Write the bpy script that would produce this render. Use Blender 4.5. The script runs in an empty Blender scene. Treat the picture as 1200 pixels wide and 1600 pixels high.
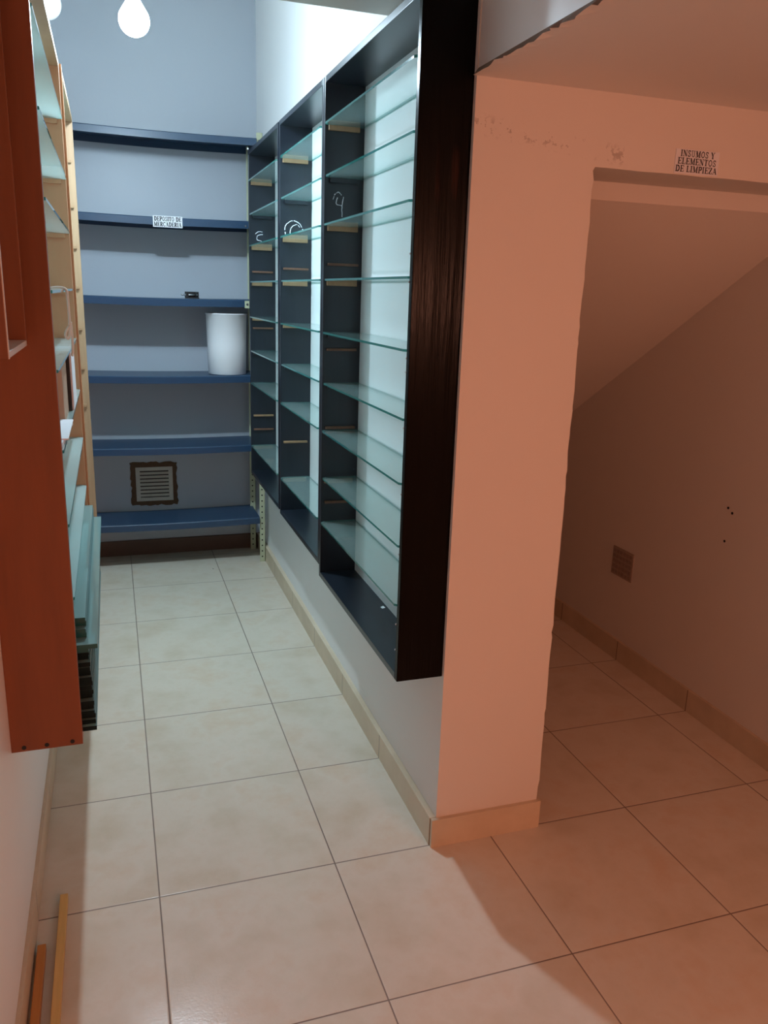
import bpy, bmesh, math, random
from mathutils import Vector, Matrix

random.seed(7)
S = bpy.context.scene
COL = S.collection

# ------------------------------------------------------------------ camera
cam_data = bpy.data.cameras.new('camera')
cam_data.sensor_fit = 'HORIZONTAL'
cam_data.sensor_width = 36.0
cam_data.lens = 36.0 * 1263.19 / 1200.0
cam_data.clip_start = 0.02
cam = bpy.data.objects.new('camera', cam_data)
COL.objects.link(cam)
RT, UP, BK = ((0.949438, -0.312412, 0.031085), (0.052568, 0.255805, 0.965298), (-0.309522, -0.914857, 0.259294))
cam.matrix_world = Matrix(((RT[0], UP[0], BK[0], -0.04218), (RT[1], UP[1], BK[1], -1.31828),
                           (RT[2], UP[2], BK[2], 1.46314), (0, 0, 0, 1)))
S.camera = cam

# ------------------------------------------------------------------ world, lamps, exposure
S.view_settings.view_transform = 'Standard'
S.view_settings.look = 'None'
S.view_settings.gamma = 1.0
S.view_settings.use_curve_mapping = False
S.view_settings.exposure = 0.0

wd = bpy.data.worlds.new('world')
S.world = wd
wd.use_nodes = True
wd.node_tree.nodes['Background'].inputs[0].default_value = (1.0, 0.55, 0.4, 1)
wd.node_tree.nodes['Background'].inputs[1].default_value = 0.02

def lamp(name, kind, loc, power, color, size=0.1, target=None, size_y=None):
    d = bpy.data.lights.new(name, kind)
    d.energy = power
    d.color = color
    if kind == 'AREA':
        d.size = size
        if size_y:
            d.shape = 'RECTANGLE'
            d.size_y = size_y
    else:
        d.shadow_soft_size = size
    o = bpy.data.objects.new(name, d)
    COL.objects.link(o)
    o.location = loc
    if target:
        o.rotation_euler = (Vector(target) - Vector(loc)).to_track_quat('-Z', 'Y').to_euler()
    return o

WARM = (1.0, 0.41, 0.26)
lamp('entrance_room_lamp', 'POINT', (1.60, -2.95, 1.45), 54, WARM, 0.20)
BULB_LOC = (0.084, 1.75, 2.300)
BULB_STRENGTH = 225.0
BULB_COLOR = (0.66, 0.86, 1.0, 1)
lamp('corridor_bulb_floor_fill', 'AREA', (BULB_LOC[0], BULB_LOC[1], BULB_LOC[2] - 0.052), 19.0, BULB_COLOR[:3], 0.05, (BULB_LOC[0], BULB_LOC[1], 0)).data.shape = 'DISK'  # extra disk added under the glowing globe to brighten the floor

# ------------------------------------------------------------------ materials
def srgb(r, g, b):
    f = lambda c: ((c / 255) / 12.92) if c / 255 <= 0.04045 else (((c / 255) + 0.055) / 1.055) ** 2.4
    return (f(r), f(g), f(b), 1)

class NT:
    def __init__(self, name):
        self.m = bpy.data.materials.new(name)
        self.m.use_nodes = True
        self.t = self.m.node_tree
        self.b = self.t.nodes['Principled BSDF']
        self.out = self.t.nodes['Material Output']
    def n(self, kind, **kw):
        x = self.t.nodes.new(kind)
        for k, v in kw.items():
            setattr(x, k, v)
        return x
    def l(self, a, b):
        self.t.links.new(a, b)
    def coords(self, scale=(1, 1, 1)):
        c = self.n('ShaderNodeTexCoord')
        mp = self.n('ShaderNodeMapping')
        mp.inputs['Scale'].default_value = scale
        self.l(c.outputs['Object'], mp.inputs['Vector'])
        return mp.outputs[0]
    def noise(self, scale, detail=4, rough=0.5, vec=None):
        x = self.n('ShaderNodeTexNoise')
        x.inputs['Scale'].default_value = scale
        x.inputs['Detail'].default_value = detail
        x.inputs['Roughness'].default_value = rough
        if vec is not None:
            self.l(vec, x.inputs['Vector'])
        return x.outputs['Fac']
    def ramp(self, fac, stops):
        r = self.n('ShaderNodeValToRGB')
        e = r.color_ramp.elements
        while len(e) < len(stops):
            e.new(0.5)
        for i, (p, c) in enumerate(stops):
            e[i].position = p
            e[i].color = c if len(c) == 4 else (*c, 1)
        self.l(fac, r.inputs[0])
        return r.outputs[0]
    def mix(self, fac, a, b, mode='MIX'):
        x = self.n('ShaderNodeMix', data_type='RGBA', blend_type=mode)
        for sock, v in ((x.inputs[0], fac), (x.inputs[6], a), (x.inputs[7], b)):
            if hasattr(v, 'links') or hasattr(v, 'is_linked'):
                self.l(v, sock)
            else:
                sock.default_value = v
        return x.outputs[2]
    def math(self, op, a, b=0.0, c=0.0):
        x = self.n('ShaderNodeMath', operation=op)
        for i, v in enumerate((a, b, c)):
            if hasattr(v, 'is_linked'):
                self.l(v, x.inputs[i])
            else:
                x.inputs[i].default_value = v
        return x.outputs[0]
    def bump(self, h, strength=0.2, dist=0.002):
        x = self.n('ShaderNodeBump')
        x.inputs['Strength'].default_value = strength
        x.inputs['Distance'].default_value = dist
        self.l(h, x.inputs['Height'])
        self.l(x.outputs[0], self.b.inputs['Normal'])
    def set(self, **kw):
        for k, v in kw.items():
            s = self.b.inputs[k.replace('_', ' ')]
            if hasattr(v, 'is_linked'):
                self.l(v, s)
            else:
                s.default_value = v
        return self

def plain(name, col, rough=0.5, metal=0.0, spec=0.5, var=0.0, vscale=20):
    t = NT(name)
    if var:
        v = t.noise(vscale, 4, 0.6, t.coords())
        c2 = tuple(x * (1 - var) for x in col[:3]) + (1,)
        t.set(Base_Color=t.mix(v, c2, col))
    else:
        t.set(Base_Color=col)
    t.set(Roughness=rough, Metallic=metal)
    t.b.inputs['Specular IOR Level'].default_value = spec
    return t.m

def wall_mat(name, col, col2, rough=0.45, stain=False):
    t = NT(name)
    co = t.coords()
    n1 = t.noise(1.7, 5, 0.6, co)
    c = t.mix(t.math('MULTIPLY', n1, 0.8), col, col2)
    if stain:
        # dirty smudges along the middle of the lintel and scattered specks
        sp = t.noise(60, 3, 0.7, co)
        n2 = t.noise(4.5, 6, 0.7, co)
        sx = t.n('ShaderNodeSeparateXYZ')
        cc = t.n('ShaderNodeTexCoord')
        t.l(cc.outputs['Object'], sx.inputs[0])
        # band following z = 1.83 - 0.05*(x-0.8)
        zz = t.math('ADD', sx.outputs[2], t.math('MULTIPLY', sx.outputs[0], 0.10))
        d = t.math('ABSOLUTE', t.math('SUBTRACT', zz, 1.905))
        band = t.math('SUBTRACT', 1.0, t.math('MULTIPLY', d, 40.0))
        band = t.math('MAXIMUM', band, 0.0)
        lim = t.math('LESS_THAN', sx.outputs[0], 1.12)
        m = t.math('MULTIPLY', t.math('MULTIPLY', band, lim), t.math('GREATER_THAN', t.math('MULTIPLY', sp, n2), 0.27))
        c = t.mix(t.math('MULTIPLY', m, 0.45), c, srgb(120, 95, 80))
    t.set(Base_Color=c, Roughness=rough)
    t.bump(t.noise(55, 4, 0.6, co), 0.18, 0.0015)
    return t.m

M_WALL = wall_mat('white_wall_paint', srgb(244, 245, 245), srgb(236, 238, 240), 0.42)
M_WALL_BACK = wall_mat('grey_white_wall_paint', srgb(188, 196, 206), srgb(178, 187, 200), 0.4)
M_WALL_WARM = wall_mat('cream_wall_paint', srgb(235, 228, 220), srgb(226, 218, 208), 0.55, stain=True)
M_CEIL = wall_mat('ceiling_paint', srgb(215, 208, 196), srgb(205, 198, 186), 0.7)
M_BROKEN = plain('broken_plaster', srgb(150, 132, 120), 0.9, var=0.4, vscale=80)

def floor_mat():
    t = NT('beige_ceramic_floor_tiles')
    c = t.n('ShaderNodeTexCoord')
    sx = t.n('ShaderNodeSeparateXYZ')
    t.l(c.outputs['Object'], sx.inputs[0])
    T = 0.45
    def edge(s, wob):
        a = t.math('DIVIDE', s, T)
        fr = t.math('FRACT', t.math('ADD', a, 100.0))
        d = t.math('MINIMUM', fr, t.math('SUBTRACT', 1.0, fr))
        return t.math('MULTIPLY', d, T)
    dx = edge(sx.outputs[0], 0)
    dy = edge(sx.outputs[1], 0)
    d = t.math('MINIMUM', dx, dy)
    grout = t.math('LESS_THAN', d, 0.0017)
    # a shade of its own for each tile
    ix = t.math('FLOOR', t.math('ADD', t.math('DIVIDE', sx.outputs[0], T), 100.0))
    iy = t.math('FLOOR', t.math('ADD', t.math('DIVIDE', sx.outputs[1], T), 100.0))
    cb = t.n('ShaderNodeCombineXYZ')
    t.l(ix, cb.inputs[0]); t.l(iy, cb.inputs[1])
    wn = t.n('ShaderNodeTexWhiteNoise', noise_dimensions='3D')
    t.l(cb.outputs[0], wn.inputs[0])
    off = t.n('ShaderNodeVectorMath', operation='MULTIPLY_ADD')
    t.l(wn.outputs[1], off.inputs[0])
    off.inputs[1].default_value = (9, 9, 9)
    t.l(c.outputs['Object'], off.inputs[2])
    n1 = t.noise(5.5, 6, 0.62, off.outputs[0])
    n2 = t.noise(22, 5, 0.7, off.outputs[0])
    base = t.ramp(n1, [(0.30, srgb(214, 200, 178)), (0.52, srgb(228, 218, 202)), (0.72, srgb(224, 205, 182))])
    base = t.mix(t.math('MULTIPLY', n2, 0.3), base, srgb(206, 188, 165))
    gn = t.noise(3, 3, 0.6, c.outputs['Object'])
    gc = t.mix(gn, srgb(92, 76, 66), srgb(165, 148, 134))
    vo = t.n('ShaderNodeTexVoronoi')
    vo.inputs['Scale'].default_value = 3.2
    t.l(c.outputs['Object'], vo.inputs['Vector'])
    spk = t.math('LESS_THAN', vo.outputs['Distance'], 0.013)
    base = t.mix(spk, base, srgb(60, 45, 38))
    colr = t.mix(grout, base, gc)
    t.set(Base_Color=colr)
    t.set(Roughness=t.math('ADD', t.math('MULTIPLY', grout, 0.5), 0.17))
    t.b.inputs['Specular IOR Level'].default_value = 0.5
    h = t.math('ADD', t.math('MULTIPLY', t.noise(130, 4, 0.7, c.outputs['Object']), 0.30),
               t.math('MULTIPLY', t.math('MINIMUM', d, 0.004), 200.0))
    t.bump(h, 0.45, 0.0014)
    return t.m
M_FLOOR = floor_mat()

def base_mat():
    t = NT('beige_ceramic_skirting')
    c = t.n('ShaderNodeTexCoord')
    sx = t.n('ShaderNodeSeparateXYZ')
    t.l(c.outputs['Object'], sx.inputs[0])
    def j(s):
        fr = t.math('FRACT', t.math('ADD', t.math('DIVIDE', s, 0.45), 100.0))
        dd = t.math('MINIMUM', fr, t.math('SUBTRACT', 1.0, fr))
        return t.math('LESS_THAN', dd, 0.004)
    n1 = t.noise(6, 5, 0.6, c.outputs['Object'])
    base = t.ramp(n1, [(0.3, srgb(205, 186, 158)), (0.7, srgb(222, 204, 178))])
    gm = t.n('ShaderNodeNewGeometry')
    sn = t.n('ShaderNodeSeparateXYZ')
    t.l(gm.outputs['Normal'], sn.inputs[0])
    ax = t.math('GREATER_THAN', t.math('ABSOLUTE', sn.outputs[0]), 0.5)
    jj = t.math('MULTIPLY', j(sx.outputs[1]), ax)
    t.set(Base_Color=t.mix(jj, base, srgb(105, 85, 70)), Roughness=0.35)
    return t.m
M_BASE = base_mat()

def wood_mat(name, c1, c2, rough=0.4, grain=(14, 14, 1.2), bump=0.05, coat=0.0):
    t = NT(name)
    co = t.coords(grain)
    n1 = t.noise(1.6, 6, 0.65, co)
    n2 = t.noise(7, 4, 0.6, co)
    f = t.math('ADD', t.math('MULTIPLY', n1, 0.7), t.math('MULTIPLY', n2, 0.3))
    t.set(Base_Color=t.ramp(f, [(0.32, c1), (0.68, c2)]), Roughness=rough)
    t.b.inputs['Coat Weight'].default_value = coat
    t.bump(f, bump, 0.001)
    return t.m
M_ORANGE = wood_mat('varnished_orange_wood', (0.19, 0.062, 0.026, 1), (0.30, 0.095, 0.036, 1), 0.42, (5, 5, 0.5))
M_TAN = wood_mat('tan_fibreboard', (0.50, 0.27, 0.135, 1), (0.58, 0.32, 0.17, 1), 0.55, (3, 3, 1))
M_PINE = wood_mat('pale_pine', (0.30, 0.185, 0.10, 1), (0.41, 0.265, 0.155, 1), 0.5, (20, 20, 1.0))
M_BATTEN_YELLOW = wood_mat('yellow_pine_batten', (0.66, 0.42, 0.13, 1), (0.84, 0.56, 0.20, 1), 0.5, (20, 1.5, 20))
M_BATTEN_ORANGE = wood_mat('orange_stained_batten', (0.50, 0.20, 0.04, 1), (0.64, 0.27, 0.06, 1), 0.5, (20, 1.5, 20))
M_CLEAT = wood_mat('raw_wood_cleat', (0.28, 0.165, 0.085, 1), (0.36, 0.225, 0.12, 1), 0.6)
M_CLEAT_DARK = wood_mat('stained_wood_cleat', (0.11, 0.05, 0.03, 1), (0.17, 0.08, 0.045, 1), 0.6)
M_BLACK = wood_mat('black_painted_wood', (0.008, 0.011, 0.017, 1), (0.013, 0.018, 0.028, 1), 0.30, (10, 10, 0.8), 0.10)

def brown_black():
    # black varnish with the room's brown reflection painted in as long vertical streaks
    t = NT('black_varnish_brown_reflection')
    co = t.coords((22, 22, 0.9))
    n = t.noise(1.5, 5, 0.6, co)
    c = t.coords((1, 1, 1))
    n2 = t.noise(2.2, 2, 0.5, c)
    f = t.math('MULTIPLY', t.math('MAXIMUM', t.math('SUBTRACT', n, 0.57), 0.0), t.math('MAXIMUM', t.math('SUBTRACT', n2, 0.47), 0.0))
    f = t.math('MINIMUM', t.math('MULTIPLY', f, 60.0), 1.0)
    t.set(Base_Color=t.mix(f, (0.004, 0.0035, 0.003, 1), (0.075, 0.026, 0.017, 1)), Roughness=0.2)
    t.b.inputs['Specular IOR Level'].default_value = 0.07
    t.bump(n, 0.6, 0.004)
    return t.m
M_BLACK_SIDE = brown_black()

def glass_mat(name, tint, body, body_fac, rough=0.06):
    t = NT(name)
    nodes = t.t.nodes
    nodes.remove(t.b)
    tr = t.n('ShaderNodeBsdfTransparent'); tr.inputs[0].default_value = tint
    df = t.n('ShaderNodeBsdfDiffuse'); df.inputs[0].default_value = body
    tl = t.n('ShaderNodeBsdfTranslucent'); tl.inputs[0].default_value = body
    gl = t.n('ShaderNodeBsdfGlossy'); gl.inputs[0].default_value = (1, 1, 1, 1); gl.inputs['Roughness'].default_value = rough
    m1 = t.n('ShaderNodeMixShader'); m1.inputs[0].default_value = 0.5
    t.l(df.outputs[0], m1.inputs[1]); t.l(tl.outputs[0], m1.inputs[2])
    m2 = t.n('ShaderNodeMixShader'); m2.inputs[0].default_value = body_fac
    t.l(tr.outputs[0], m2.inputs[1]); t.l(m1.outputs[0], m2.inputs[2])
    fr = t.n('ShaderNodeFresnel')
    ge = t.n('ShaderNodeNewGeometry')      # same reflectance on both skins of the pane
    t.l(t.math('SUBTRACT', 1.5, t.math('MULTIPLY', ge.outputs['Backfacing'], 1.5 - 1 / 1.5)), fr.inputs[0])
    m3 = t.n('ShaderNodeMixShader')
    t.l(fr.outputs[0], m3.inputs[0]); t.l(m2.outputs[0], m3.inputs[1]); t.l(gl.outputs[0], m3.inputs[2])
    t.l(m3.outputs[0], t.out.inputs[0])
    return t.m
M_GLASS = glass_mat('green_tinted_glass', (0.93, 0.985, 0.975, 1), (0.74, 0.96, 0.94, 1), 0.17)
M_GLASS_MILKY = glass_mat('dusty_green_glass', (0.90, 0.97, 0.96, 1), (0.76, 0.95, 0.95, 1), 0.55, 0.12)
M_GLASS_EDGE = glass_mat('dark_green_glass_edge', (0.10, 0.45, 0.40, 1), (0.05, 0.26, 0.23, 1), 0.7)
M_PANE = glass_mat('stacked_glass', (0.30, 0.50, 0.48, 1), (0.42, 0.62, 0.60, 1), 0.8)
M_TEAL_EDGE = plain('stacked_glass_teal_edge', (0.02, 0.13, 0.14, 1), 0.25)
M_PANE_EDGE = plain('stacked_glass_dark_edge', (0.008, 0.022, 0.024, 1), 0.4, spec=0.15)

M_BLUE = plain('blue_painted_metal', srgb(40, 70, 100), 0.36, 0.0, 0.6, var=0.18, vscale=5)
M_POST = plain('cream_painted_metal', srgb(196, 200, 168), 0.45, var=0.15, vscale=12)
M_HOLE = plain('dark_hole', (0.01, 0.01, 0.01, 1), 0.9)
M_STEEL = plain('zinc_plated_steel', (0.75, 0.76, 0.78, 1), 0.3, 1.0)
M_WHITE = plain('white_plastic', srgb(240, 240, 244), 0.35)
M_PAPER = plain('white_paper', srgb(240, 240, 245), 0.7, var=0.04)
M_INK = plain('black_ink', (0.012, 0.012, 0.02, 1), 0.6)
M_CARD = wood_mat('brown_cardboard', (0.50, 0.33, 0.22, 1), (0.60, 0.42, 0.30, 1), 0.8, (2, 2, 2))
M_DARKPLASTIC = plain('black_plastic', (0.012, 0.012, 0.014, 1), 0.35)
M_STRING = plain('white_cotton_cord', srgb(232, 224, 212), 0.9)
M_CHALK = plain('white_chalk', srgb(225, 228, 235), 0.95)
M_VENT = plain('cream_vent_plastic', srgb(214, 208, 196), 0.5, var=0.2, vscale=40)
M_RUST = plain('brown_dirt', srgb(118, 88, 64), 0.9, var=0.5, vscale=60)
M_SLOT = plain('vent_slot_dirt', srgb(70, 56, 48), 0.9, var=0.4, vscale=80)
M_NSLOT = plain('dusty_grid', srgb(158, 140, 128), 0.8)
M_NVENT = plain('dusty_vent', srgb(188, 168, 152), 0.8, var=0.3, vscale=40)

def emit(name, col, strength):
    t = NT(name)
    t.b.inputs['Base Color'].default_value = (1, 1, 1, 1)
    t.b.inputs['Emission Color'].default_value = col
    t.b.inputs['Emission Strength'].default_value = strength
    return t.m
M_BULB = emit('lit_bulb', BULB_COLOR, BULB_STRENGTH)

# ------------------------------------------------------------------ helpers
def obj(name, bm, mats, parent=None, smooth=False, bevel=0.0):
    if bevel:
        bmesh.ops.bevel(bm, geom=list(bm.edges), offset=bevel, segments=2, affect='EDGES', profile=0.6)
    bmesh.ops.recalc_face_normals(bm, faces=bm.faces)
    me = bpy.data.meshes.new(name)
    bm.to_mesh(me)
    bm.free()
    for m in (mats if isinstance(mats, (list, tuple)) else [mats]):
        me.materials.append(m)
    if smooth:
        for p in me.polygons:
            p.use_smooth = True
    o = bpy.data.objects.new(name, me)
    COL.objects.link(o)
    if parent:
        o.parent = parent
        o.matrix_parent_inverse = Matrix.Translation(-Vector(parent.location))
    return o

def box(bm, x0, x1, y0, y1, z0, z1, mi=0):
    v = [bm.verts.new((x, y, z)) for x in (x0, x1) for y in (y0, y1) for z in (z0, z1)]
    fs = []
    for a in ((0, 1, 3, 2), (4, 6, 7, 5), (0, 4, 5, 1), (2, 3, 7, 6), (0, 2, 6, 4), (1, 5, 7, 3)):
        f = bm.faces.new([v[i] for i in a])
        f.material_index = mi
        fs.append(f)
    return fs

def bx(*a):
    bm = bmesh.new()
    box(bm, *a)
    return bm

def prism(bm, pts, z0, z1, side=0, cap=0):
    a = [bm.verts.new((x, y, z0)) for x, y in pts]
    b = [bm.verts.new((x, y, z1)) for x, y in pts]
    bm.faces.new(a[::-1]).material_index = cap
    bm.faces.new(b).material_index = cap
    n = len(pts)
    for i in range(n):
        f = bm.faces.new((a[i], a[(i + 1) % n], b[(i + 1) % n], b[i]))
        f.material_index = side
    return bm

def lathe(bm, prof, seg=32, c=(0, 0, 0), mi=0):
    rings = []
    for r, z in prof:
        if r < 1e-6:
            rings.append([bm.verts.new((c[0], c[1], c[2] + z))])
        else:
            rings.append([bm.verts.new((c[0] + r * math.cos(2 * math.pi * i / seg), c[1] + r * math.sin(2 * math.pi * i / seg), c[2] + z)) for i in range(seg)])
    for a, b in zip(rings, rings[1:]):
        for i in range(seg):
            j = (i + 1) % seg
            if len(a) == 1 and len(b) == 1:
                continue
            if len(a) == 1:
                f = bm.faces.new((a[0], b[i], b[j]))
            elif len(b) == 1:
                f = bm.faces.new((a[i], a[j], b[0]))
            else:
                f = bm.faces.new((a[i], a[j], b[j], b[i]))
            f.material_index = mi
    return bm

def tube(bm, pts, r, seg=8, closed=False):
    pts = [Vector(p) for p in pts]
    rings = []
    for i, p in enumerate(pts):
        d = (pts[min(i + 1, len(pts) - 1)] - pts[max(i - 1, 0)]).normalized()
        u = d.cross(Vector((0.3, 0.2, 1)))
        if u.length < 1e-4:
            u = d.cross(Vector((1, 0, 0)))
        u.normalize()
        w = d.cross(u)
        rings.append([bm.verts.new(p + r * (math.cos(2 * math.pi * k / seg) * u + math.sin(2 * math.pi * k / seg) * w)) for k in range(seg)])
    for a, b in zip(rings, rings[1:]):
        for k in range(seg):
            bm.faces.new((a[k], a[(k + 1) % seg], b[(k + 1) % seg], b[k]))
    bm.faces.new(rings[0][::-1])
    bm.faces.new(rings[-1])
    return bm

def cyl(bm, p0, p1, r, seg=16):
    return tube(bm, [p0, p1], r, seg)

def smooth_path(pts, n=8):
    out = []
    P = [Vector(p) for p in pts]
    for i in range(len(P) - 1):
        p0, p1, p2, p3 = P[max(i - 1, 0)], P[i], P[i + 1], P[min(i + 2, len(P) - 1)]
        for k in range(n):
            t = k / n
            out.append(0.5 * ((2 * p1) + (-p0 + p2) * t + (2 * p0 - 5 * p1 + 4 * p2 - p3) * t * t + (-p0 + 3 * p1 - 3 * p2 + p3) * t ** 3))
    out.append(P[-1])
    return out

def struct(name, bm, m):
    o = obj(name, bm, m)
    o['kind'] = 'structure'
    return o

def tag(o, label, cat, group=None):
    o['label'] = label
    o['category'] = cat
    if group:
        o['group'] = group
    return o

def thing(name, loc, label, cat, group=None):
    o = bpy.data.objects.new(name, None)
    o.empty_display_size = 0.05
    COL.objects.link(o)
    o.location = loc
    return tag(o, label, cat, group)

# ------------------------------------------------------------------ setting
XL, XR, YB = -0.287, 0.735, 3.25       # left wall, partition wall, back wall
struct('floor', bx(-0.6, 2.4, -3.6, 3.6, -0.06, 0.0), M_FLOOR)
struct('wall_left', bx(XL - 0.12, XL, -3.6, YB + 0.12, 0, 3.0), M_WALL)
struct('wall_back', bx(XL, XR, YB, YB + 0.12, 0, 3.0), M_WALL_BACK)
struct('wall_right', bx(XR, XR + 0.14, 0.60, YB + 0.12, 0, 3.0), M_WALL)
struct('wall_niche', bx(1.93, 2.05, -3.6, YB + 0.12, 0, 3.0), M_WALL_WARM)
struct('wall_niche_back', bx(XR + 0.14, 1.93, YB, YB + 0.12, 0, 3.0), M_WALL_WARM)
struct('wall_behind', bx(XL - 0.12, 2.05, -3.6, -3.5, 0, 3.0), plain('bounce_damping_brown', srgb(120, 100, 88), 0.7))  # unseen wall, coloured brown to weaken the warm bounce light

# pillar and lintel round the opening; its plaster corner is chipped
def opening_wall():
    bm = bmesh.new()
    y0, y1 = 0.45, 0.60
    zt = 1.765
    rnd = random.Random(3)
    jag = []
    z = 0.0
    while z < zt - 0.02:
        jag.append((1.046 - 0.003 * (z / zt) + rnd.uniform(-0.0022, 0.0022), z))
        z += rnd.uniform(0.012, 0.05)
    jag.append((1.041, zt - 0.008))
    jag.append((1.046, zt))
    for i in range(1, 16):
        jag.append((1.046 + i * 0.06, zt + rnd.uniform(-0.001, 0.001)))
    jag[-1] = (1.93, zt)
    V = {}
    def v(x, y, z):
        k = (round(x, 5), y, round(z, 5))
        if k not in V:
            V[k] = bm.verts.new(k)
        return V[k]
    pill = [p for p in jag if p[1] < zt - 0.001] + [(1.046, zt)]
    lint = [p for p in jag if p[1] >= zt - 0.001 and p[0] >= 1.046 - 1e-6]
    for (xa, za), (xb, zb) in zip(pill, pill[1:]):
        bm.faces.new((v(XR, y0, za), v(xa, y0, za), v(xb, y0, zb), v(XR, y0, zb)))
        bm.faces.new((v(XR, y1, za), v(XR, y1, zb), v(xb, y1, zb), v(xa, y1, za)))
        bm.faces.new((v(xa, y0, za), v(xa, y1, za), v(xb, y1, zb), v(xb, y0, zb)))
        bm.faces.new((v(XR, y0, za), v(XR, y0, zb), v(XR, y1, zb), v(XR, y1, za))).material_index = 1
    bm.faces.new((v(XR, y0, zt), v(1.046, y0, zt), v(1.046, y0, 2.2), v(XR, y0, 2.2)))
    bm.faces.new((v(XR, y1, zt), v(XR, y1, 2.2), v(1.046, y1, 2.2), v(1.046, y1, zt)))
    bm.faces.new((v(XR, y0, zt), v(XR, y0, 2.2), v(XR, y1, 2.2), v(XR, y1, zt))).material_index = 1
    for (xa, za), (xb, zb) in zip(lint, lint[1:]):
        bm.faces.new((v(xa, y0, za), v(xb, y0, zb), v(xb, y0, 2.2), v(xa, y0, 2.2)))
        bm.faces.new((v(xa, y1, za), v(xa, y1, 2.2), v(xb, y1, 2.2), v(xb, y1, zb)))
        bm.faces.new((v(xa, y0, za), v(xa, y1, za), v(xb, y1, zb), v(xb, y0, zb)))
    return bm
struct('wall_opening', opening_wall(), [M_WALL_WARM, M_WALL])

# sloping underside of the stairs inside the niche
bm = bmesh.new()
y = [(0.645, 1.765), (0.660, 1.722), (3.25, 0.153), (3.25, 0.353), (0.70, 1.90), (0.60, 1.9), (0.60, 1.765)]
a = [bm.verts.new((XR + 0.14, p, q)) for p, q in y]
b = [bm.verts.new((1.93, p, q)) for p, q in y]
bm.faces.new(a); bm.faces.new(b[::-1])
for i in range(len(y)):
    bm.faces.new((a[i], b[i], b[(i + 1) % len(y)], a[(i + 1) % len(y)]))
struct('ceiling_niche', bm, M_WALL_WARM)

# low ceiling in front of the niche, its corridor edge broken away
bm = bmesh.new()
rnd = random.Random(11)
edge = []
yy = 0.45
while yy > -0.9:
    amp = 0.006 if -0.1 < yy < 0.36 else 0.002
    edge.append((0.727 + rnd.uniform(-amp, amp * 0.6), yy, 1.925 + rnd.uniform(-0.004, 0.003) * (amp > 0.005)))
    yy -= rnd.uniform(0.010, 0.03)
edge.append((0.727, -3.5, 1.925))
lo = [bm.verts.new(p) for p in edge]
inn = [bm.verts.new((0.75, p[1], 1.925)) for p in edge]
far = [bm.verts.new((1.93, p[1], 1.925)) for p in edge]
up = [bm.verts.new((XR + 0.003, p[1], 1.940)) for p in edge]
up2 = [bm.verts.new((XR + 0.003, p[1], 2.21)) for p in edge]
fup2 = [bm.verts.new((1.93, p[1], 2.21)) for p in edge]
for i in range(len(edge) - 1):
    bm.faces.new((lo[i], lo[i + 1], inn[i + 1], inn[i]))
    bm.faces.new((inn[i], inn[i + 1], far[i + 1], far[i]))
    f = bm.faces.new((lo[i], up[i], up[i + 1], lo[i + 1])); f.material_index = 1
    f = bm.faces.new((up[i], up2[i], up2[i + 1], up[i + 1])); f.material_index = 2
    bm.faces.new((up2[i], fup2[i], fup2[i + 1], up2[i + 1]))
struct('ceiling_low', bm, [M_WALL_WARM, M_BROKEN, M_WALL])

struct('ceiling_entrance', bx(XL, XR + 0.14, -3.5, 1.08, 2.21, 3.0), M_CEIL)
struct('ceiling', bx(XL, XR, 1.08, YB, 2.95, 3.0), M_CEIL)
struct('wall_right_upper', bx(XR, XR + 0.14, 0.45, 0.60, 2.2, 3.0), M_WALL)

# skirting tiles
def skirting(name, x0, x1, y0, y1, top=0.085):
    return struct(name, bx(x0, x1, y0, y1, 0, top), M_BASE)
skirting('baseboard_left', XL, XL + 0.009, -3.4, YB - 0.012)
skirting('baseboard_right', XR - 0.018, XR, 0.452, YB - 0.012)
skirting('baseboard_pillar', XR - 0.016, 1.046, 0.438, 0.45)
skirting('baseboard_back', XL, XR, YB - 0.012, YB, 0.085)
bpy.data.objects['baseboard_back'].data.materials[0] = plain('mottled_brown_skirting', srgb(112, 84, 70), 0.6, var=0.3, vscale=9)  # back skirting in a darker, mottled brown
skirting('baseboard_niche', 1.918, 1.93, -3.4, YB)
skirting('baseboard_opening', 1.046, 1.052, 0.44, 0.60)

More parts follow.
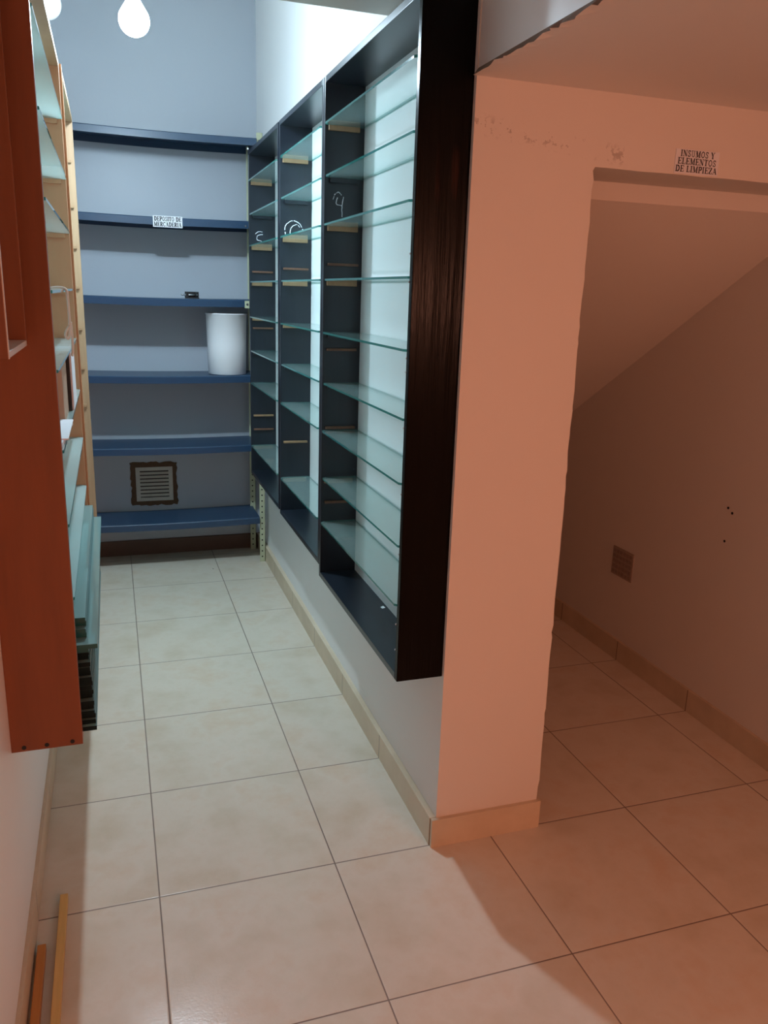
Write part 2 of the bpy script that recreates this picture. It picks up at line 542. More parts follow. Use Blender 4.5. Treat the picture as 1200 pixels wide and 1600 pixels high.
# ------------------------------------------------------------------ lettering (bold serif capitals made of flat strokes)
def glyph(ch):
    """strokes as quads/polylines in a 0..w x 0..1 cell: list of (pts, width)"""
    TK, TN = 0.22, 0.10
    v = lambda x, a=0.0, b=1.0: ([(x, a), (x, b)], TK)
    s = lambda x, y, w=0.34: ([(x - w / 2, y), (x + w / 2, y)], TN)
    def arc(cx, cy, rx, ry, a0, a1, n=12):
        return [(cx + rx * math.cos(math.radians(a0 + (a1 - a0) * i / n)), cy + ry * math.sin(math.radians(a0 + (a1 - a0) * i / n))) for i in range(n + 1)]
    B, U = 0.04, 0.96
    g = {
        'D': (0.80, [v(.2), s(.2, B), s(.2, U), ([(.2, U), (.42, U)], TN), ([(.2, B), (.42, B)], TN), (arc(.36, .5, .32, .44, -85, 85), TK)]),
        'E': (0.70, [v(.2), s(.2, B), s(.2, U), ([(.2, U), (.64, U)], TN), ([(.2, B), (.66, B)], TN), ([(.2, .5), (.5, .5)], TN), ([(.64, U), (.64, .74)], TN), ([(.66, B), (.66, .28)], TN), ([(.5, .62), (.5, .38)], TN)]),
        'P': (0.70, [v(.2), s(.2, B), s(.2, U), ([(.2, U), (.4, U)], TN), ([(.2, .46), (.4, .46)], TN), (arc(.38, .71, .22, .24, -85, 85), TK)]),
        'R': (0.78, [v(.2), s(.2, B), s(.2, U), ([(.2, U), (.4, U)], TN), ([(.2, .48), (.4, .48)], TN), (arc(.38, .72, .22, .23, -85, 85), TK), ([(.38, .5), (.66, .04)], TK), s(.68, B, .2)]),
        'O': (0.80, [(arc(.4, .5, .27, .44, 0, 360, 24), 0.15)]),
        'S': (0.62, [([(.5, .72), (.47, .88), (.32, .955), (.17, .9), (.12, .76), (.18, .62), (.42, .44), (.5, .28), (.45, .1), (.3, .045), (.14, .1), (.09, .28)], 0.14), ([(.53, .98), (.53, .7)], .05), ([(.07, .02), (.07, .3)], .05)]),
        'I': (0.40, [v(.2), s(.2, B), s(.2, U)]),
        'T': (0.70, [v(.35), s(.35, B), ([(.04, U), (.66, U)], TN), ([(.05, U), (.05, .72)], TN), ([(.65, U), (.65, .72)], TN)]),
        'M': (0.95, [([(.16, 0), (.16, 1)], .08), v(.78), s(.16, B, .26), s(.78, B), s(.14, U, .2), s(.80, U, .26), ([(.18, .98), (.46, .05)], TK), ([(.46, .05), (.76, .98)], .08)]),
        'N': (0.82, [([(.16, 0), (.16, 1)], .08), ([(.66, 0), (.66, 1)], .08), s(.16, B, .26), s(.14, U, .22), s(.66, U, .26), ([(.16, .97), (.64, .05)], TK)]),
        'C': (0.76, [(arc(.42, .5, .3, .44, 50, 310, 16), 0.16), ([(.66, .98), (.66, .68)], .06), ([(.66, .1), (.66, .3)], .05)]),
        'A': (0.78, [([(.36, .98), (.12, .03)], .07), ([(.36, .98), (.64, .03)], TK), ([(.2, .34), (.54, .34)], TN), s(.11, B, .22), s(.65, B, .26)]),
        'U': (0.78, [([(.2, .98), (.2, .28), (.25, .12), (.38, .05), (.52, .09), (.6, .25), (.6, .98)], .12), s(.2, U, .3), s(.6, U, .24)]),
        'Y': (0.76, [([(.12, .97), (.38, .48)], TK), ([(.38, .48), (.62, .97)], .08), ([(.38, .5), (.38, 0)], TK), s(.38, B), s(.12, U, .26), s(.64, U, .22)]),
        'L': (0.66, [v(.2), s(.2, B), s(.2, U), ([(.2, B), (.6, B)], TN), ([(.6, B), (.6, .32)], TN)]),
        'Z': (0.68, [([(.08, U), (.58, U)], TN), ([(.08, B), (.6, B)], TN), ([(.56, .95), (.12, .05)], TK), ([(.09, U), (.09, .72)], TN), ([(.6, B), (.6, .3)], TN)]),
        ' ': (0.35, []),
    }
    return g[ch]

def lettering(lines, cx, y, ztop, line_h, gap, width, parent, mat, shear=0.0):
    """lines centred on cx, on the plane y (facing -y)"""
    bm = bmesh.new()
    for li, (txt, wd_) in enumerate(zip(lines, width)):
        tot = sum(glyph(c)[0] + 0.05 for c in txt)
        sx = wd_ / tot
        x = cx - wd_ / 2
        z0 = ztop - line_h - li * (line_h + gap)
        for c in txt:
            w, strokes = glyph(c)
            for k, (pts, tk) in enumerate(strokes):
                tk = tk * line_h * 0.9
                P = [Vector((x + p[0] * sx, z0 + p[1] * line_h)) for p in pts]
                for i in range(len(P) - 1):
                    a, b = P[i], P[i + 1]
                    d = (b - a)
                    if d.length < 1e-7:
                        continue
                    d.normalize()
                    n_ = Vector((-d.y, d.x)) * tk / 2
                    e = d * tk * 0.12 if len(P) > 2 else Vector((0, 0))
                    q = [a - e - n_, b + e - n_, b + e + n_, a - e + n_]
                    yy_ = y - 0.0002 - 0.00003 * (i % 5) - 0.00002 * k
                    f = bm.faces.new([bm.verts.new((p.x, yy_, p.y)) for p in q])
            x += (w + 0.05) * sx
    return obj('lettering', bm, mat, parent)

# ------------------------------------------------------------------ black wall units on the partition wall
LEVELS = [1.955, 1.807, 1.665, 1.500, 1.336, 1.173, 1.016, 0.855, 0.700]
XF = 0.609
ORD = ['top', 'second from the top', 'third from the top', 'fourth from the top', 'fifth from the top', 'sixth from the top', 'seventh from the top', 'eighth from the top', 'lowest']

def open_case(root, x0, x1, y0, y1, z0, z1, th, mats, near_mat=None, lean=0.0):
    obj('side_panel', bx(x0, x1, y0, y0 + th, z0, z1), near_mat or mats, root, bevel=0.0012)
    obj('side_panel', bx(x0, x1, y1 - th, y1, z0, z1), mats, root, bevel=0.0012)
    obj('top_board', bx(x0, x1, y0 + th, y1 - th, z1 - th, z1), mats, root, bevel=0.0012)
    obj('bottom_board', bx(x0, x1, y0 + th, y1 - th, z0, z0 + th), mats, root, bevel=0.0012)

def glass_shelf(x0, x1, y0, y1, z, label, group, front=-1, th=0.006, mats=None):
    """front=-1: free edge at x0; +1: free edge at x1.  Free corners are clipped"""
    c = 0.014
    if front < 0:
        pts = [(x0 + c, y0), (x1, y0), (x1, y1), (x0 + c, y1), (x0, y1 - c), (x0, y0 + c)]
    else:
        pts = [(x0, y0), (x1 - c, y0), (x1, y0 + c), (x1, y1 - c), (x1 - c, y1), (x0, y1)]
    bm = prism(bmesh.new(), pts, z, z + th, side=1, cap=0)
    o = obj('glass_shelf', bm, mats or [M_GLASS, M_GLASS_EDGE])
    return tag(o, label, 'shelf', group)

def dashes(bm, pts, r, n=6, skip=0.25, seed=1, y=0):
    rn = random.Random(seed)
    P = smooth_path(pts, n)
    i = 0
    while i < len(P) - 1:
        j = min(i + rn.choice((2, 3, 4)), len(P) - 1)
        tube(bm, [p + Vector((rn.uniform(-.0007, .0007), 0, rn.uniform(-.0007, .0007))) for p in P[i:j + 1]], r * rn.uniform(0.7, 1.25), 6)
        i = j + (1 if rn.random() < skip else 0)

def chalk(root, y, strokes, r=0.0012):
    bm = bmesh.new()
    for k, (pts, sk) in enumerate(strokes):
        dashes(bm, [(x, y, z) for x, z in pts], r, 6, sk, k + 3)
    return obj('chalk_number', bm, M_CHALK, root)

TH = 0.018
UNITS = [
    ('nearest', 0.462, 1.300, 0.503, 2.090, list(range(9)), [1.555, 1.290, 1.034, 0.778]),
    ('middle', 1.304, 2.002, 0.543, 2.090, [0, 1, 2, 3, 4, 5, 6, 8], [1.555, 0.860]),
    ('farthest', 2.020, 2.760, 0.555, 2.090, [0, 1, 2, 3, 4, 5, 6, 8], [1.555, 1.290, 0.860, 0.790]),
]
LAB = {'nearest': 'black painted open wall unit at the pillar corner, nearest of the three, chalk 4 inside',
       'middle': 'black painted open wall unit between the other two, chalk arcs like a 6 inside',
       'farthest': 'black painted open wall unit beside the blue metal rack, chalk 5 inside'}
for name, y0, y1, z0, z1, lv, extra in UNITS:
    u = thing('wall_unit', (XR, (y0 + y1) / 2, z0), LAB[name], 'wall unit', 'black wall units on the right wall')
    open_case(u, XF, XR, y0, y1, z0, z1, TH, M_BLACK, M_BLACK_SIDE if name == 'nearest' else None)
    yi0, yi1 = y0 + TH, y1 - TH
    for k in lv:
        z = LEVELS[k]
        far_mat = M_CLEAT if k in (0, 2, 3) or (k == 7 and name == 'nearest') or (k == 8 and name != 'nearest') or (k == 4 and name != 'nearest') else M_BLACK
        dx = 0.010 if far_mat is M_CLEAT else 0.016
        obj('cleat', bx(XF + dx, XR - 0.018, yi1 - 0.012, yi1, z - 0.014, z), far_mat, u, bevel=0.001)
        obj('cleat', bx(XF + 0.012, XR - 0.018, yi0, yi0 + 0.012, z - 0.014, z), M_CLEAT, u, bevel=0.001)
    for z in extra:
        m = M_CLEAT if (name == 'middle' and z < 1) or (name == 'farthest' and 0.8 < z < 0.9) else M_CLEAT_DARK
        obj('cleat', bx(XF + 0.012, XR - 0.014, yi1 - 0.012, yi1, z - 0.008, z), m, u, bevel=0.001)
        obj('cleat', bx(XF + 0.012, XR - 0.014, yi0, yi0 + 0.012, z - 0.012, z), M_CLEAT_DARK, u, bevel=0.001)
    for n_, k in enumerate(lv):
        where = ORD[k] if k == 8 or k < 7 else 'second lowest'
        glass_shelf(XF - 0.003 + 0.004 * (k % 2), XR - 0.004, yi0 + 0.001, yi1 - 0.001, LEVELS[k] + 0.0002,
                    'green-edged glass shelf in the %s black wall unit, %s' % (name, where),
                    'glass shelves in the black wall units')
    if name == 'nearest':
        chalk(u, yi1 - 0.0008, [([(0.651, 1.752), (0.648, 1.732), (0.666, 1.728)], 0.1), ([(0.671, 1.754), (0.666, 1.725), (0.667, 1.695)], 0.5),
                       ([(0.637, 1.745), (0.643, 1.760), (0.655, 1.767), (0.664, 1.759)], 0.6)])
        for z in (1.555, 1.493, 1.322, 1.290, 1.158, 0.995, 0.842, 0.655, 0.585):
            bm = bmesh.new()
            cyl(bm, (XF - 0.002, yi0 + 0.001, z), (XF + 0.004, yi0 + 0.001, z), 0.0022, 8)
            obj('shelf_pin', bm, M_WHITE, u)
    elif name == 'middle':
        chalk(u, yi1 - 0.0008, [([(0.629, 1.681), (0.630, 1.712), (0.658, 1.732), (0.686, 1.722), (0.700, 1.697)], 0.5),
                       ([(0.648, 1.682), (0.653, 1.706), (0.674, 1.719), (0.687, 1.709)], 0.2)], 0.0015)
    else:
        chalk(u, yi1 - 0.0008, [([(0.674, 1.724), (0.650, 1.717), (0.647, 1.699), (0.668, 1.692), (0.679, 1.678)], 0.2),
                       ([(0.638, 1.724), (0.653, 1.735), (0.673, 1.735)], 0.6)], 0.0015)

# screw caps and pegs showing on the near unit's edge
# ------------------------------------------------------------------ blue metal rack at the back
rack = thing('metal_rack', (0.24, 3.09, 0), 'tall rack of blue metal shelves on cream perforated posts against the back wall', 'rack')
SX0, SX1, SY0, SY1 = -0.262, 0.684, 2.950, 3.235

def post(x0, x1, yf, sy, z0=0.0, z1=2.21, side=1):
    """perforated angle post: flange facing the viewer plus a flange along y"""
    bm = bmesh.new()
    box(bm, x0, x1, yf, yf + 0.002, z0, z1)
    xs = x1 - 0.002 if side > 0 else x0
    box(bm, xs, xs + 0.002, yf, yf + sy, z0, z1)
    hb = bm
    z = z0 + 0.03
    xm = (x0 + x1) / 2 - 0.002 * side
    while z < z1 - 0.01:
        k0 = len(hb.faces)
        cyl(hb, (xm, yf - 0.0006, z), (xm, yf + 0.0006, z), 0.0042, 10)
        hb.faces.ensure_lookup_table()
        for f in hb.faces[k0:]:
            f.material_index = 1
        z += 0.032
    return obj('post', bm, [M_POST, M_HOLE], rack)
post(0.686, 0.716, 2.968, 0.030)
post(0.672, 0.704, 3.205, 0.030)
post(-0.272, -0.262, 2.968, 0.030, side=-1)
post(-0.272, -0.242, 3.205, 0.030, side=-1)

# shelf trays: upper surface z, lip height
TRAYS = [(2.182, 0.034), (1.798, 0.036), (1.418, 0.036), (1.035, 0.036), (0.668, 0.036), (0.262, 0.036)]
for z, h in TRAYS:
    bm = bmesh.new()
    t_ = 0.0016
    rn = random.Random(int(z * 1000))
    def sag(x):
        u_ = (x - SX0) / (SX1 - SX0)
        return -0.006 * math.sin(math.pi * u_)
    NX = 16
    xs = [SX0 + (SX1 - SX0) * i / NX for i in range(NX + 1)]
    prof = [(SY0 + 0.004, 0.0), (SY0, -0.004), (SY0, -h), (SY0 + 0.012, -h), (SY0 + 0.012, -h + t_), (SY0 + 0.002, -h + t_), (SY0 + 0.002, -0.006), (SY0 + 0.006, -0.002),
            (SY1 - 0.003, -0.002), (SY1 - 0.003, -h), (SY1, -h), (SY1, 0.0)]
    rings = [[bm.verts.new((x, py, z + pz + sag(x))) for py, pz in prof] for x in xs]
    for a, b in zip(rings, rings[1:]):
        for i in range(len(prof)):
            j = (i + 1) % len(prof)
            bm.faces.new((a[i], a[j], b[j], b[i]))
    bm.faces.new(rings[0]); bm.faces.new(rings[-1][::-1])
    box(bm, SX0, SX0 + t_, SY0 + 0.002, SY1, z - h, z - 0.001)
    box(bm, SX1 - t_, SX1, SY0 + 0.002, SY1, z - h, z - 0.001)
    sh = obj('shelf', bm, M_BLUE, rack)
    # bolts through the post
for x, z in ((0.640, 2.130), (0.625, 1.772)):
    bm = bmesh.new()
    cyl(bm, (x, SY0 - 0.004, z), (x, SY0 + 0.001, z), 0.0045, 12)
    obj('bolt', bm, M_STEEL, rack)
for x, z in ((0.700, 2.165),):
    bm = bmesh.new()
    cyl(bm, (x, 2.960, z), (x, 2.968, z), 0.006, 6)
    lathe(bm, [(0.0, 0), (0.004, 0.001), (0.004, 0.003), (0, 0.004)], 8, (x, 2.962, z))
    obj('bolt', bm, M_STEEL, rack)
# joining plate where the upright is spliced
bm = bx(0.616, 0.640, SY0 - 0.003, SY0 - 0.0005, 1.375, 1.412)
sp_ = obj('joining_plate', bm, M_POST, rack, bevel=0.0004)
bm = bmesh.new(); cyl(bm, (0.628, SY0 - 0.006, 1.394), (0.628, SY0 - 0.003, 1.394), 0.006, 12)
obj('bolt', bm, M_STEEL, sp_)

# sign on the second shelf
s1 = thing('sign', (0.245, SY0 - 0.001, 1.75), 'white paper sign DEPOSITO DE MERCADERIA stuck on the second blue shelf', 'sign')
b = bx(0.180, 0.318, SY0 - 0.0018, SY0 - 0.0006, 1.746, 1.798)
obj('sign_card', b, M_PAPER, s1)
lettering(['DEPOSITO DE', 'MERCADERIA'], 0.249, SY0 - 0.0020, 1.7945, 0.0205, 0.004, (0.128, 0.130), s1, M_INK)

# sign over the niche
s2 = thing('sign', (1.325, 0.449, 1.77), 'white paper sign INSUMOS Y ELEMENTOS DE LIMPIEZA on the lintel over the niche', 'sign')
obj('sign_card', bx(1.262, 1.388, 0.4484, 0.4496, 1.768, 1.822), M_PAPER, s2)
lettering(['INSUMOS Y', 'ELEMENTOS', 'DE LIMPIEZA'], 1.325, 0.4482, 1.8205, 0.0145, 0.0026, (0.100, 0.112, 0.121), s2, M_INK)

# white bin on the fourth shelf
bn = thing('waste_bin', (0.537, 3.070, 1.032), 'white round plastic bin standing on the fourth blue shelf', 'bin')
bm = lathe(bmesh.new(), [(0.0, 0.0), (0.094, 0.0), (0.098, 0.004), (0.101, 0.15), (0.105, 0.306), (0.108, 0.308), (0.108, 0.314), (0.104, 0.314), (0.100, 0.30), (0.095, 0.01), (0, 0.008)], 48, (0.537, 3.070, 1.0318))
obj('bin_body', bm, M_WHITE, bn, smooth=True)

# small black metal latch on the third shelf
lt = thing('door_latch', (0.358, 3.05, 1.415), 'small black metal latch lying on the third blue shelf', 'latch')
bm = bmesh.new()
box(bm, 0.328, 0.398, 3.035, 3.062, 1.4145, 1.420)
box(bm, 0.328, 0.398, 3.058, 3.062, 1.4195, 1.448)
box(bm, 0.332, 0.345, 3.035, 3.059, 1.4195, 1.444)
box(bm, 0.380, 0.384, 3.035, 3.059, 1.4195, 1.444)
obj('latch_body', bm, M_DARKPLASTIC, lt, bevel=0.0006)
bm = bmesh.new(); cyl(bm, (0.312, 3.045, 1.432), (0.39, 3.045, 1.432), 0.004, 12)
lathe(bm, [(0, -0.005), (0.005, -0.004), (0.006, 0), (0.005, 0.004), (0, 0.005)], 12, (0.314, 3.045, 1.432))
obj('latch_rod', bm, M_STEEL, lt, smooth=True)

# wall vent behind the rack
vt = thing('wall_vent', (0.15, YB, 0.28), 'cream louvred vent with brown dirty surround low on the back wall', 'vent')
bm = bmesh.new()
rn = random.Random(5)
def rough_ring(x0, x1, z0, z1, w, y, d):
    pts_o, pts_i = [], []
    def side(a, b, n):
        return [(a[0] + (b[0] - a[0]) * i / n, a[1] + (b[1] - a[1]) * i / n) for i in range(n)]
    o_ = side((x0, z0), (x1, z0), 14) + side((x1, z0), (x1, z1), 14) + side((x1, z1), (x0, z1), 14) + side((x0, z1), (x0, z0), 14)
    i_ = side((x0 + w, z0 + w), (x1 - w, z0 + w), 14) + side((x1 - w, z0 + w), (x1 - w, z1 - w), 14) + side((x1 - w, z1 - w), (x0 + w, z1 - w), 14) + side((x0 + w, z1 - w), (x0 + w, z0 + w), 14)
    o_ = [(p + rn.uniform(-.005, .005), q + rn.uniform(-.005, .005)) for p, q in o_]
    return o_, i_
o_, i_ = rough_ring(0.022, 0.270, 0.284, 0.528, 0.026, YB, 0.003)
vo = [bm.verts.new((p, YB - 0.003, q)) for p, q in o_]
vi = [bm.verts.new((p, YB - 0.004, q)) for p, q in i_]
vb = [bm.verts.new((p, YB, q)) for p, q in o_]
n = len(vo)
for i in range(n):
    j = (i + 1) % n
    bm.faces.new((vo[i], vo[j], vi[j], vi[i]))
    bm.faces.new((vb[i], vb[j], vo[j], vo[i]))
obj('surround', bm, M_RUST, vt)
bm = bmesh.new()
X0, X1, Z0, Z1 = 0.048, 0.246, 0.310, 0.502
for a in ((X0, X1, Z0, Z0 + 0.02), (X0, X1, Z1 - 0.02, Z1), (X0, X0 + 0.022, Z0 + 0.02, Z1 - 0.02), (X1 - 0.022, X1, Z0 + 0.02, Z1 - 0.02)):
    box(bm, a[0], a[1], YB - 0.008, YB - 0.0005, a[2], a[3])
obj('vent_frame', bm, M_VENT, vt)
bm = bmesh.new(); box(bm, X0 + 0.02, X1 - 0.02, YB - 0.003, YB - 0.001, Z0 + 0.02, Z1 - 0.02)
obj('vent_back', bm, M_SLOT, vt)
bm = bmesh.new()
for i in range(7):
    z = Z0 + 0.026 + i * 0.0208
    a = [bm.verts.new(p) for p in ((X0 + 0.022, YB - 0.003, z + 0.012), (X1 - 0.022, YB - 0.003, z + 0.012), (X1 - 0.022, YB - 0.009, z), (X0 + 0.022, YB - 0.009, z))]
    bm.faces.new(a)
    c_ = [bm.verts.new(v.co + Vector((0, 0.0005, 0.002))) for v in a]
    bm.faces.new(c_[::-1])
    for k in range(4):
        bm.faces.new((a[k], c_[k], c_[(k + 1) % 4], a[(k + 1) % 4]))
obj('slats', bm, M_VENT, vt)

# dusty little vent on the niche wall and three wall plugs
nv = thing('wall_vent', (1.93, 1.39, 0.33), 'small dusty grid vent low on the dark wall inside the niche', 'vent')
bm = bx(1.9255, 1.9295, 1.320, 1.462, 0.355, 0.475)
obj('vent_plate', bm, M_NVENT, nv)
bm = bmesh.new()
for i in range(6):
    for k in range(5):
        box(bm, 1.9240, 1.9256, 1.328 + i * 0.0222, 1.328 + i * 0.0222 + 0.016, 0.363 + k * 0.0222, 0.363 + k * 0.0222 + 0.014)
obj('vent_grid', bm, M_NSLOT, nv)
for (y, z), w in (((0.844, 0.797), 'upper left of the pair of dark plug holes high on the niche wall'), ((0.822, 0.784), 'lower right of the pair of dark plug holes high on the niche wall'),
                  ((0.839, 0.680), 'lone dark plug hole in the niche wall, below the pair')):
    bm = bmesh.new(); cyl(bm, (1.9285, y, z), (1.9305, y, z), 0.0045, 12)
    tag(obj('wall_plug', bm, M_HOLE), w, 'wall plug', 'wall plugs in the niche wall')

# ------------------------------------------------------------------ left wall units
LF = -0.145
LLEV = [1.930, 1.765, 1.612, 1.446, 1.296, 1.137, 0.983, 0.824]
lu = thing('wall_unit', (XL, 0.9, 0.505), 'orange varnished open wall unit on the left wall, full of glass shelves', 'wall unit', 'wooden wall units on the left wall')
LY0, LY1, LZ0, LZ1 = 0.357, 1.462, 0.505, 2.090
obj('side_panel', bx(XL, LF, LY0, LY0 + 0.02, LZ0, LZ1), M_ORANGE, lu, bevel=0.0012)
obj('side_panel', bx(XL, LF, LY1 - 0.018, LY1, LZ0, LZ1), M_TAN, lu, bevel=0.0012)
obj('top_board', bx(XL, LF, LY0 + 0.02, LY1 - 0.018, LZ1 - 0.018, LZ1), M_TAN, lu, bevel=0.0012)
obj('bottom_board', bx(XL, LF, LY0 + 0.02, LY1 - 0.018, LZ0, LZ0 + 0.018), M_TAN, lu, bevel=0.0012)
for x in (-0.262, -0.217, -0.166):
    bm = bmesh.new(); cyl(bm, (x, LY0 - 0.001, LZ0 + 0.0095), (x, LY0 + 0.0015, LZ0 + 0.0095), 0.0046, 12)
    obj('screw', bm, M_DARKPLASTIC, lu)
for z in LLEV:
    for ya, yb in ((LY0 + 0.02, LY0 + 0.030), (LY1 - 0.028, LY1 - 0.018)):
        obj('cleat', bx(XL + 0.01, LF - 0.014, ya, yb, z - 0.012, z), M_TAN, lu)
for k, z in enumerate(LLEV):
    where = ['top', 'second from the top', 'third from the top', 'fourth from the top, cord hanging from it', 'fifth from the top', 'holding the box and papers', 'below the papers', 'just above the stack of sheets'][k]
    glass_shelf(XL + 0.004, LF + 0.002, LY0 + 0.022, LY1 - 0.019, z + 0.0002, 'glass shelf in the orange wall unit, ' + where,
                'glass shelves in the orange wall unit', front=1, mats=[M_GLASS_MILKY, M_GLASS_EDGE])

# nearer shallow unit, higher up
su = thing('wall_unit', (XL, 0.15, 1.335), 'shallow reddish wall unit nearest on the left, its bottom above eye level of the screws', 'wall unit', 'wooden wall units on the left wall')
su['label'] = 'shallow short reddish wall unit at the left picture edge, nearest of all units'
SF = -0.190
M_PALE_LIT = plain('pale_lit_edge', srgb(214, 196, 180), 0.5)  # pale colour paints the cold lamp's light on the edge and bottom board
for ya in (0.030, 0.335):
    sp = obj('side_panel', bx(XL, SF, ya, ya + 0.010, 1.352, 2.05), M_ORANGE, su, bevel=0.001)
    if ya < 0.1:
        obj('lit_edge', bx(SF, SF + 0.0012, ya, ya + 0.010, 1.352, 2.05), M_PALE_LIT, sp)
obj('bottom_board', bx(XL, SF, 0.040, 0.335, 1.352, 1.362), M_PALE_LIT, su, bevel=0.001)
obj('top_board', bx(XL, SF, 0.040, 0.335, 2.04, 2.05), M_ORANGE, su, bevel=0.001)

# farther pine unit
fu = thing('wall_unit', (XL, 1.9, 0.3), 'pale pine open wall unit on the left wall beside the blue rack', 'wall unit', 'wooden wall units on the left wall')
FF, FY0, FY1, FZ0, FZ1 = -0.140, 1.470, 2.300, 0.300, 2.085
obj('side_panel', bx(XL, FF + 0.002, FY0, FY0 + 0.018, FZ0, FZ1), M_TAN, fu, bevel=0.0012)
obj('side_panel', bx(XL, FF, FY1 - 0.018, FY1, FZ0, FZ1), M_PINE, fu, bevel=0.0012)
obj('top_board', bx(XL, FF, FY0 + 0.018, FY1 - 0.018, FZ1 - 0.018, FZ1), M_PINE, fu, bevel=0.0012)
obj('bottom_board', bx(XL, FF, FY0 + 0.018, FY1 - 0.018, FZ0, FZ0 + 0.018), M_PINE, fu, bevel=0.0012)
FL = [1.930, 1.765, 1.612, 1.458, 1.296, 1.137, 0.983]
for k, z in enumerate(FL):
    for ya, yb in ((FY0 + 0.018, FY0 + 0.028), (FY1 - 0.028, FY1 - 0.018)):
        obj('cleat', bx(XL + 0.01, FF - 0.012, ya, yb, z - 0.010, z), M_CLEAT, fu)
    if k < 5:
        glass_shelf(XL + 0.004, FF - 0.030, FY0 + 0.020, FY1 - 0.020, z + 0.0002,
                    'glass shelf in the pale pine wall unit, ' + ORD[k] if k < 4 else 'lowest glass shelf in the pale pine wall unit',
                    'glass shelves in the pine wall unit', front=1)

# stack of loose glass sheets on the bottom board of the orange unit
z = LZ0 + 0.0182
rn = random.Random(21)
N = 23
for i in range(N):
    t_ = 0.0105
    u_ = i / (N - 1)
    x1 = -0.117 - 0.010 * u_ + rn.uniform(-0.0025, 0.0015)
    y0 = LY0 + 0.021 + (0.0 if i == 0 else rn.uniform(0.0, 0.018)) + (0.05 * u_)
    y1 = LY1 - 0.022 - rn.uniform(0, 0.02)
    NW = ['lowest', 'second', 'third', 'fourth', 'fifth', 'sixth', 'seventh', 'eighth', 'ninth', 'tenth', 'eleventh', 'twelfth', 'thirteenth', 'fourteenth', 'fifteenth', 'sixteenth', 'seventeenth', 'eighteenth', 'widest', 'twentieth', 'twenty-first', 'twenty-second', 'topmost']
    lab = '%s loose glass sheet from the bottom of the stack in the orange unit' % NW[i]
    if i == 0:
        x1 = -0.116; lab = 'lowest loose glass sheet, lying on the bottom board of the orange unit'
    if i == 18:
        x1 = -0.104; y0 = LY0 + 0.03; lab = 'widest glass sheet sticking out near the top of the stack in the orange unit'
    if i == N - 1:
        lab = 'topmost loose glass sheet of the stack in the orange unit'
    pts = [(XL + 0.012, y0), (x1, y0), (x1, y1), (XL + 0.012, y1)]
    o = obj('glass_sheet', prism(bmesh.new(), pts, z, z + t_ - 0.0004, side=1, cap=0), [M_PANE, M_PANE_EDGE if i < 16 else M_TEAL_EDGE])
    tag(o, lab, 'glass sheet', 'loose glass sheets in the orange unit')
    z += t_

# box, folder and papers on the sixth shelf
Z6 = LLEV[5] + 0.0064
bxo = thing('cardboard_box', (-0.2, 0.79, Z6), 'plain brown cardboard box standing on a glass shelf behind the papers', 'box')
obj('box_body', bx(XL + 0.02, -0.156, 0.74, 0.94, Z6, Z6 + 0.148), M_CARD, bxo, bevel=0.001)
fo = thing('folder', (-0.19, 1.05, Z6), 'black ring folder with white sheets standing behind the cardboard box', 'folder')
obj('folder_cover', bx(XL + 0.03, -0.1475, 0.945, 0.965, Z6, Z6 + 0.150), M_DARKPLASTIC, fo, bevel=0.001)
obj('folder_sheets', bx(XL + 0.03, -0.1435, 0.966, 1.16, Z6, Z6 + 0.153), M_PAPER, fo)
def sheet(name, pts, z, curl, label, th=0.0012):
    bm = bmesh.new()
    NXs, NYs = 8, 10
    (ax, ay), (bx_, by), (cx, cy), (dx, dy) = pts
    rows = []
    for j in range(NYs + 1):
        v = j / NYs
        r_ = []
        for i in range(NXs + 1):
            u = i / NXs
            px = (1 - v) * ((1 - u) * ax + u * bx_) + v * ((1 - u) * dx + u * cx)
            py = (1 - v) * ((1 - u) * ay + u * by) + v * ((1 - u) * dy + u * cy)
            r_.append((px, py, z + curl * (max(0, (0.35 - v) / 0.35) ** 2) * (0.4 + 0.6 * math.sin(u * 5)) * 0.6))
        rows.append(r_)
    top = [[bm.verts.new((p[0], p[1], p[2] + th)) for p in r_] for r_ in rows]
    bot = [[bm.verts.new(p) for p in r_] for r_ in rows]
    for j in range(NYs):
        for i in range(NXs):
            bm.faces.new((top[j][i], top[j][i + 1], top[j + 1][i + 1], top[j + 1][i]))
            bm.faces.new((bot[j][i], bot[j + 1][i], bot[j + 1][i + 1], bot[j][i + 1]))
    for j in range(NYs):
        bm.faces.new((top[j][0], top[j + 1][0], bot[j + 1][0], bot[j][0]))
        bm.faces.new((top[j][NXs], bot[j][NXs], bot[j + 1][NXs], top[j + 1][NXs]))
    for i in range(NXs):
        bm.faces.new((top[0][i], bot[0][i], bot[0][i + 1], top[0][i + 1]))
        bm.faces.new((top[NYs][i], top[NYs][i + 1], bot[NYs][i + 1], bot[NYs][i]))
    o = obj(name, bm, M_PAPER, smooth=False)
    return tag(o, label, 'paper', 'papers on the glass shelf')
sheet('paper_sheets', [(-0.26, 0.42), (-0.148, 0.40), (-0.138, 0.72), (-0.25, 0.73)], Z6, 0.0, 'lower bundle of white papers on the glass shelf before the cardboard box', 0.008)
sheet('paper_sheets', [(-0.265, 0.45), (-0.137, 0.47), (-0.137, 0.725), (-0.255, 0.735)], Z6 + 0.0084, 0.012, 'upper white papers with curled front edge before the cardboard box', 0.003)

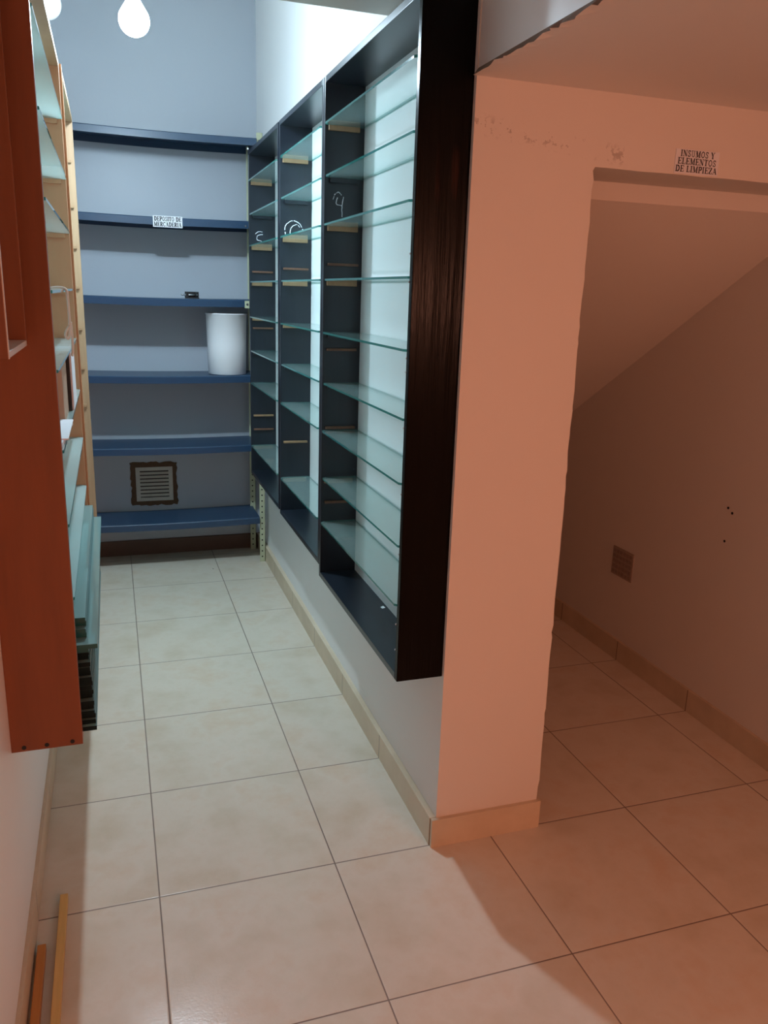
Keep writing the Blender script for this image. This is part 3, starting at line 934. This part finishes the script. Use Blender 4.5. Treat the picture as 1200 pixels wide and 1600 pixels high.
# cord hanging from the fourth shelf
bm = bmesh.new()
cz = LLEV[3]
CX, CY = -0.144, 0.86
path = [(CX - 0.03, CY, cz + 0.008), (CX - 0.012, CY, cz + 0.010), (CX + 0.004, CY - 0.002, cz + 0.006), (CX + 0.007, CY - 0.004, cz - 0.012), (CX + 0.008, CY - 0.006, cz - 0.05),
        (CX + 0.007, CY - 0.006, cz - 0.078), (CX - 0.0005, CY - 0.010, cz - 0.092), (CX - 0.003, CY - 0.014, cz - 0.103), (CX + 0.001, CY - 0.012, cz - 0.111), (CX + 0.006, CY - 0.010, cz - 0.105),
        (CX + 0.008, CY - 0.006, cz - 0.088), (CX + 0.010, CY - 0.004, cz - 0.072), (CX + 0.011, CY - 0.002, cz - 0.10), (CX + 0.011, CY, cz - 0.128), (CX + 0.009, CY, cz - 0.150)]
tube(bm, smooth_path(path, 6), 0.0033, 8)
lathe(bm, [(0, -0.004), (0.0032, -0.002), (0.0032, 0.002), (0, 0.004)], 8, (CX + 0.009, CY, cz - 0.151))
tag(obj('cord', bm, M_STRING, smooth=True), 'white looped cord hanging from a glass shelf in the orange unit', 'cord')

# scrap of paper on the bottom board of the nearest black unit
bm = prism(bmesh.new(), [(0.715, 0.905), (0.726, 0.910), (0.724, 0.925), (0.713, 0.918)], 0.5212, 0.5225)
tag(obj('paper_scrap', bm, M_PAPER), 'tiny white paper scrap on the bottom board of the nearest black unit', 'paper')

# ------------------------------------------------------------------ battens on the floor, bottom left
def batten(xa, xb, ya, yb, w, h, mat, label):
    bm = bmesh.new()
    # xa at y=ya (near), xb at y=yb (far)
    a = [bm.verts.new(p) for p in ((xa, ya, 0), (xa + w, ya, 0), (xa + w, ya, h), (xa, ya, h))]
    b = [bm.verts.new(p) for p in ((xb, yb, 0), (xb + w, yb, 0), (xb + w, yb, h), (xb, yb, h))]
    bm.faces.new(a); bm.faces.new(b[::-1])
    for i in range(4):
        bm.faces.new((a[i], b[i], b[(i + 1) % 4], a[(i + 1) % 4]))
    tag(obj('wood_batten', bm, mat, bevel=0.0012), label, 'batten', 'battens on the floor')
batten(-0.232, -0.232, -0.65, 0.505, 0.018, 0.018, M_BATTEN_YELLOW, 'yellow pine batten on the floor, longer and right of the orange one')
batten(-0.268, -0.272, -0.65, 0.350, 0.018, 0.018, M_BATTEN_ORANGE, 'orange batten on the floor against the left wall skirting')

# ------------------------------------------------------------------ hanging bulb and white lamp shade
bl = thing('light_bulb', BULB_LOC, 'bright white bulb hanging in the corridor before the back wall', 'light bulb')
R_ = 0.049
prof = [(0.0, -R_)] + [(R_ * math.sin(math.radians(a)), -R_ * math.cos(math.radians(a))) for a in range(15, 126, 11)] + [(0.026, 0.050), (0.021, 0.060)]
obj('bulb_globe', lathe(bmesh.new(), prof, 28, BULB_LOC), M_BULB, bl, smooth=True)
obj('bulb_socket', lathe(bmesh.new(), [(0, 0.055), (0.020, 0.055), (0.022, 0.06), (0.022, 0.10), (0.012, 0.115), (0, 0.115)], 24, BULB_LOC), M_WHITE, bl, smooth=True)
bm = bmesh.new(); cyl(bm, (BULB_LOC[0], BULB_LOC[1], BULB_LOC[2] + 0.11), (BULB_LOC[0], BULB_LOC[1], 2.95), 0.004, 10)
obj('wire', bm, M_WHITE, bl)

ws = thing('pendant_lamp', (-0.205, 2.25, 2.42), 'round white lamp showing above the orange unit at the top left', 'lamp')
c_ = (-0.205, 2.25, 2.455)
obj('globe', lathe(bmesh.new(), [(0, -0.055)] + [(0.055 * math.sin(math.radians(a)), -0.055 * math.cos(math.radians(a))) for a in range(12, 150, 12)] + [(0.028, 0.05), (0, 0.05)], 32, c_), M_WHITE, ws, smooth=True)
bm = bmesh.new(); cyl(bm, (c_[0], c_[1], c_[2] + 0.045), (c_[0], c_[1], 2.95), 0.007, 12)
obj('stem', bm, M_WHITE, ws)
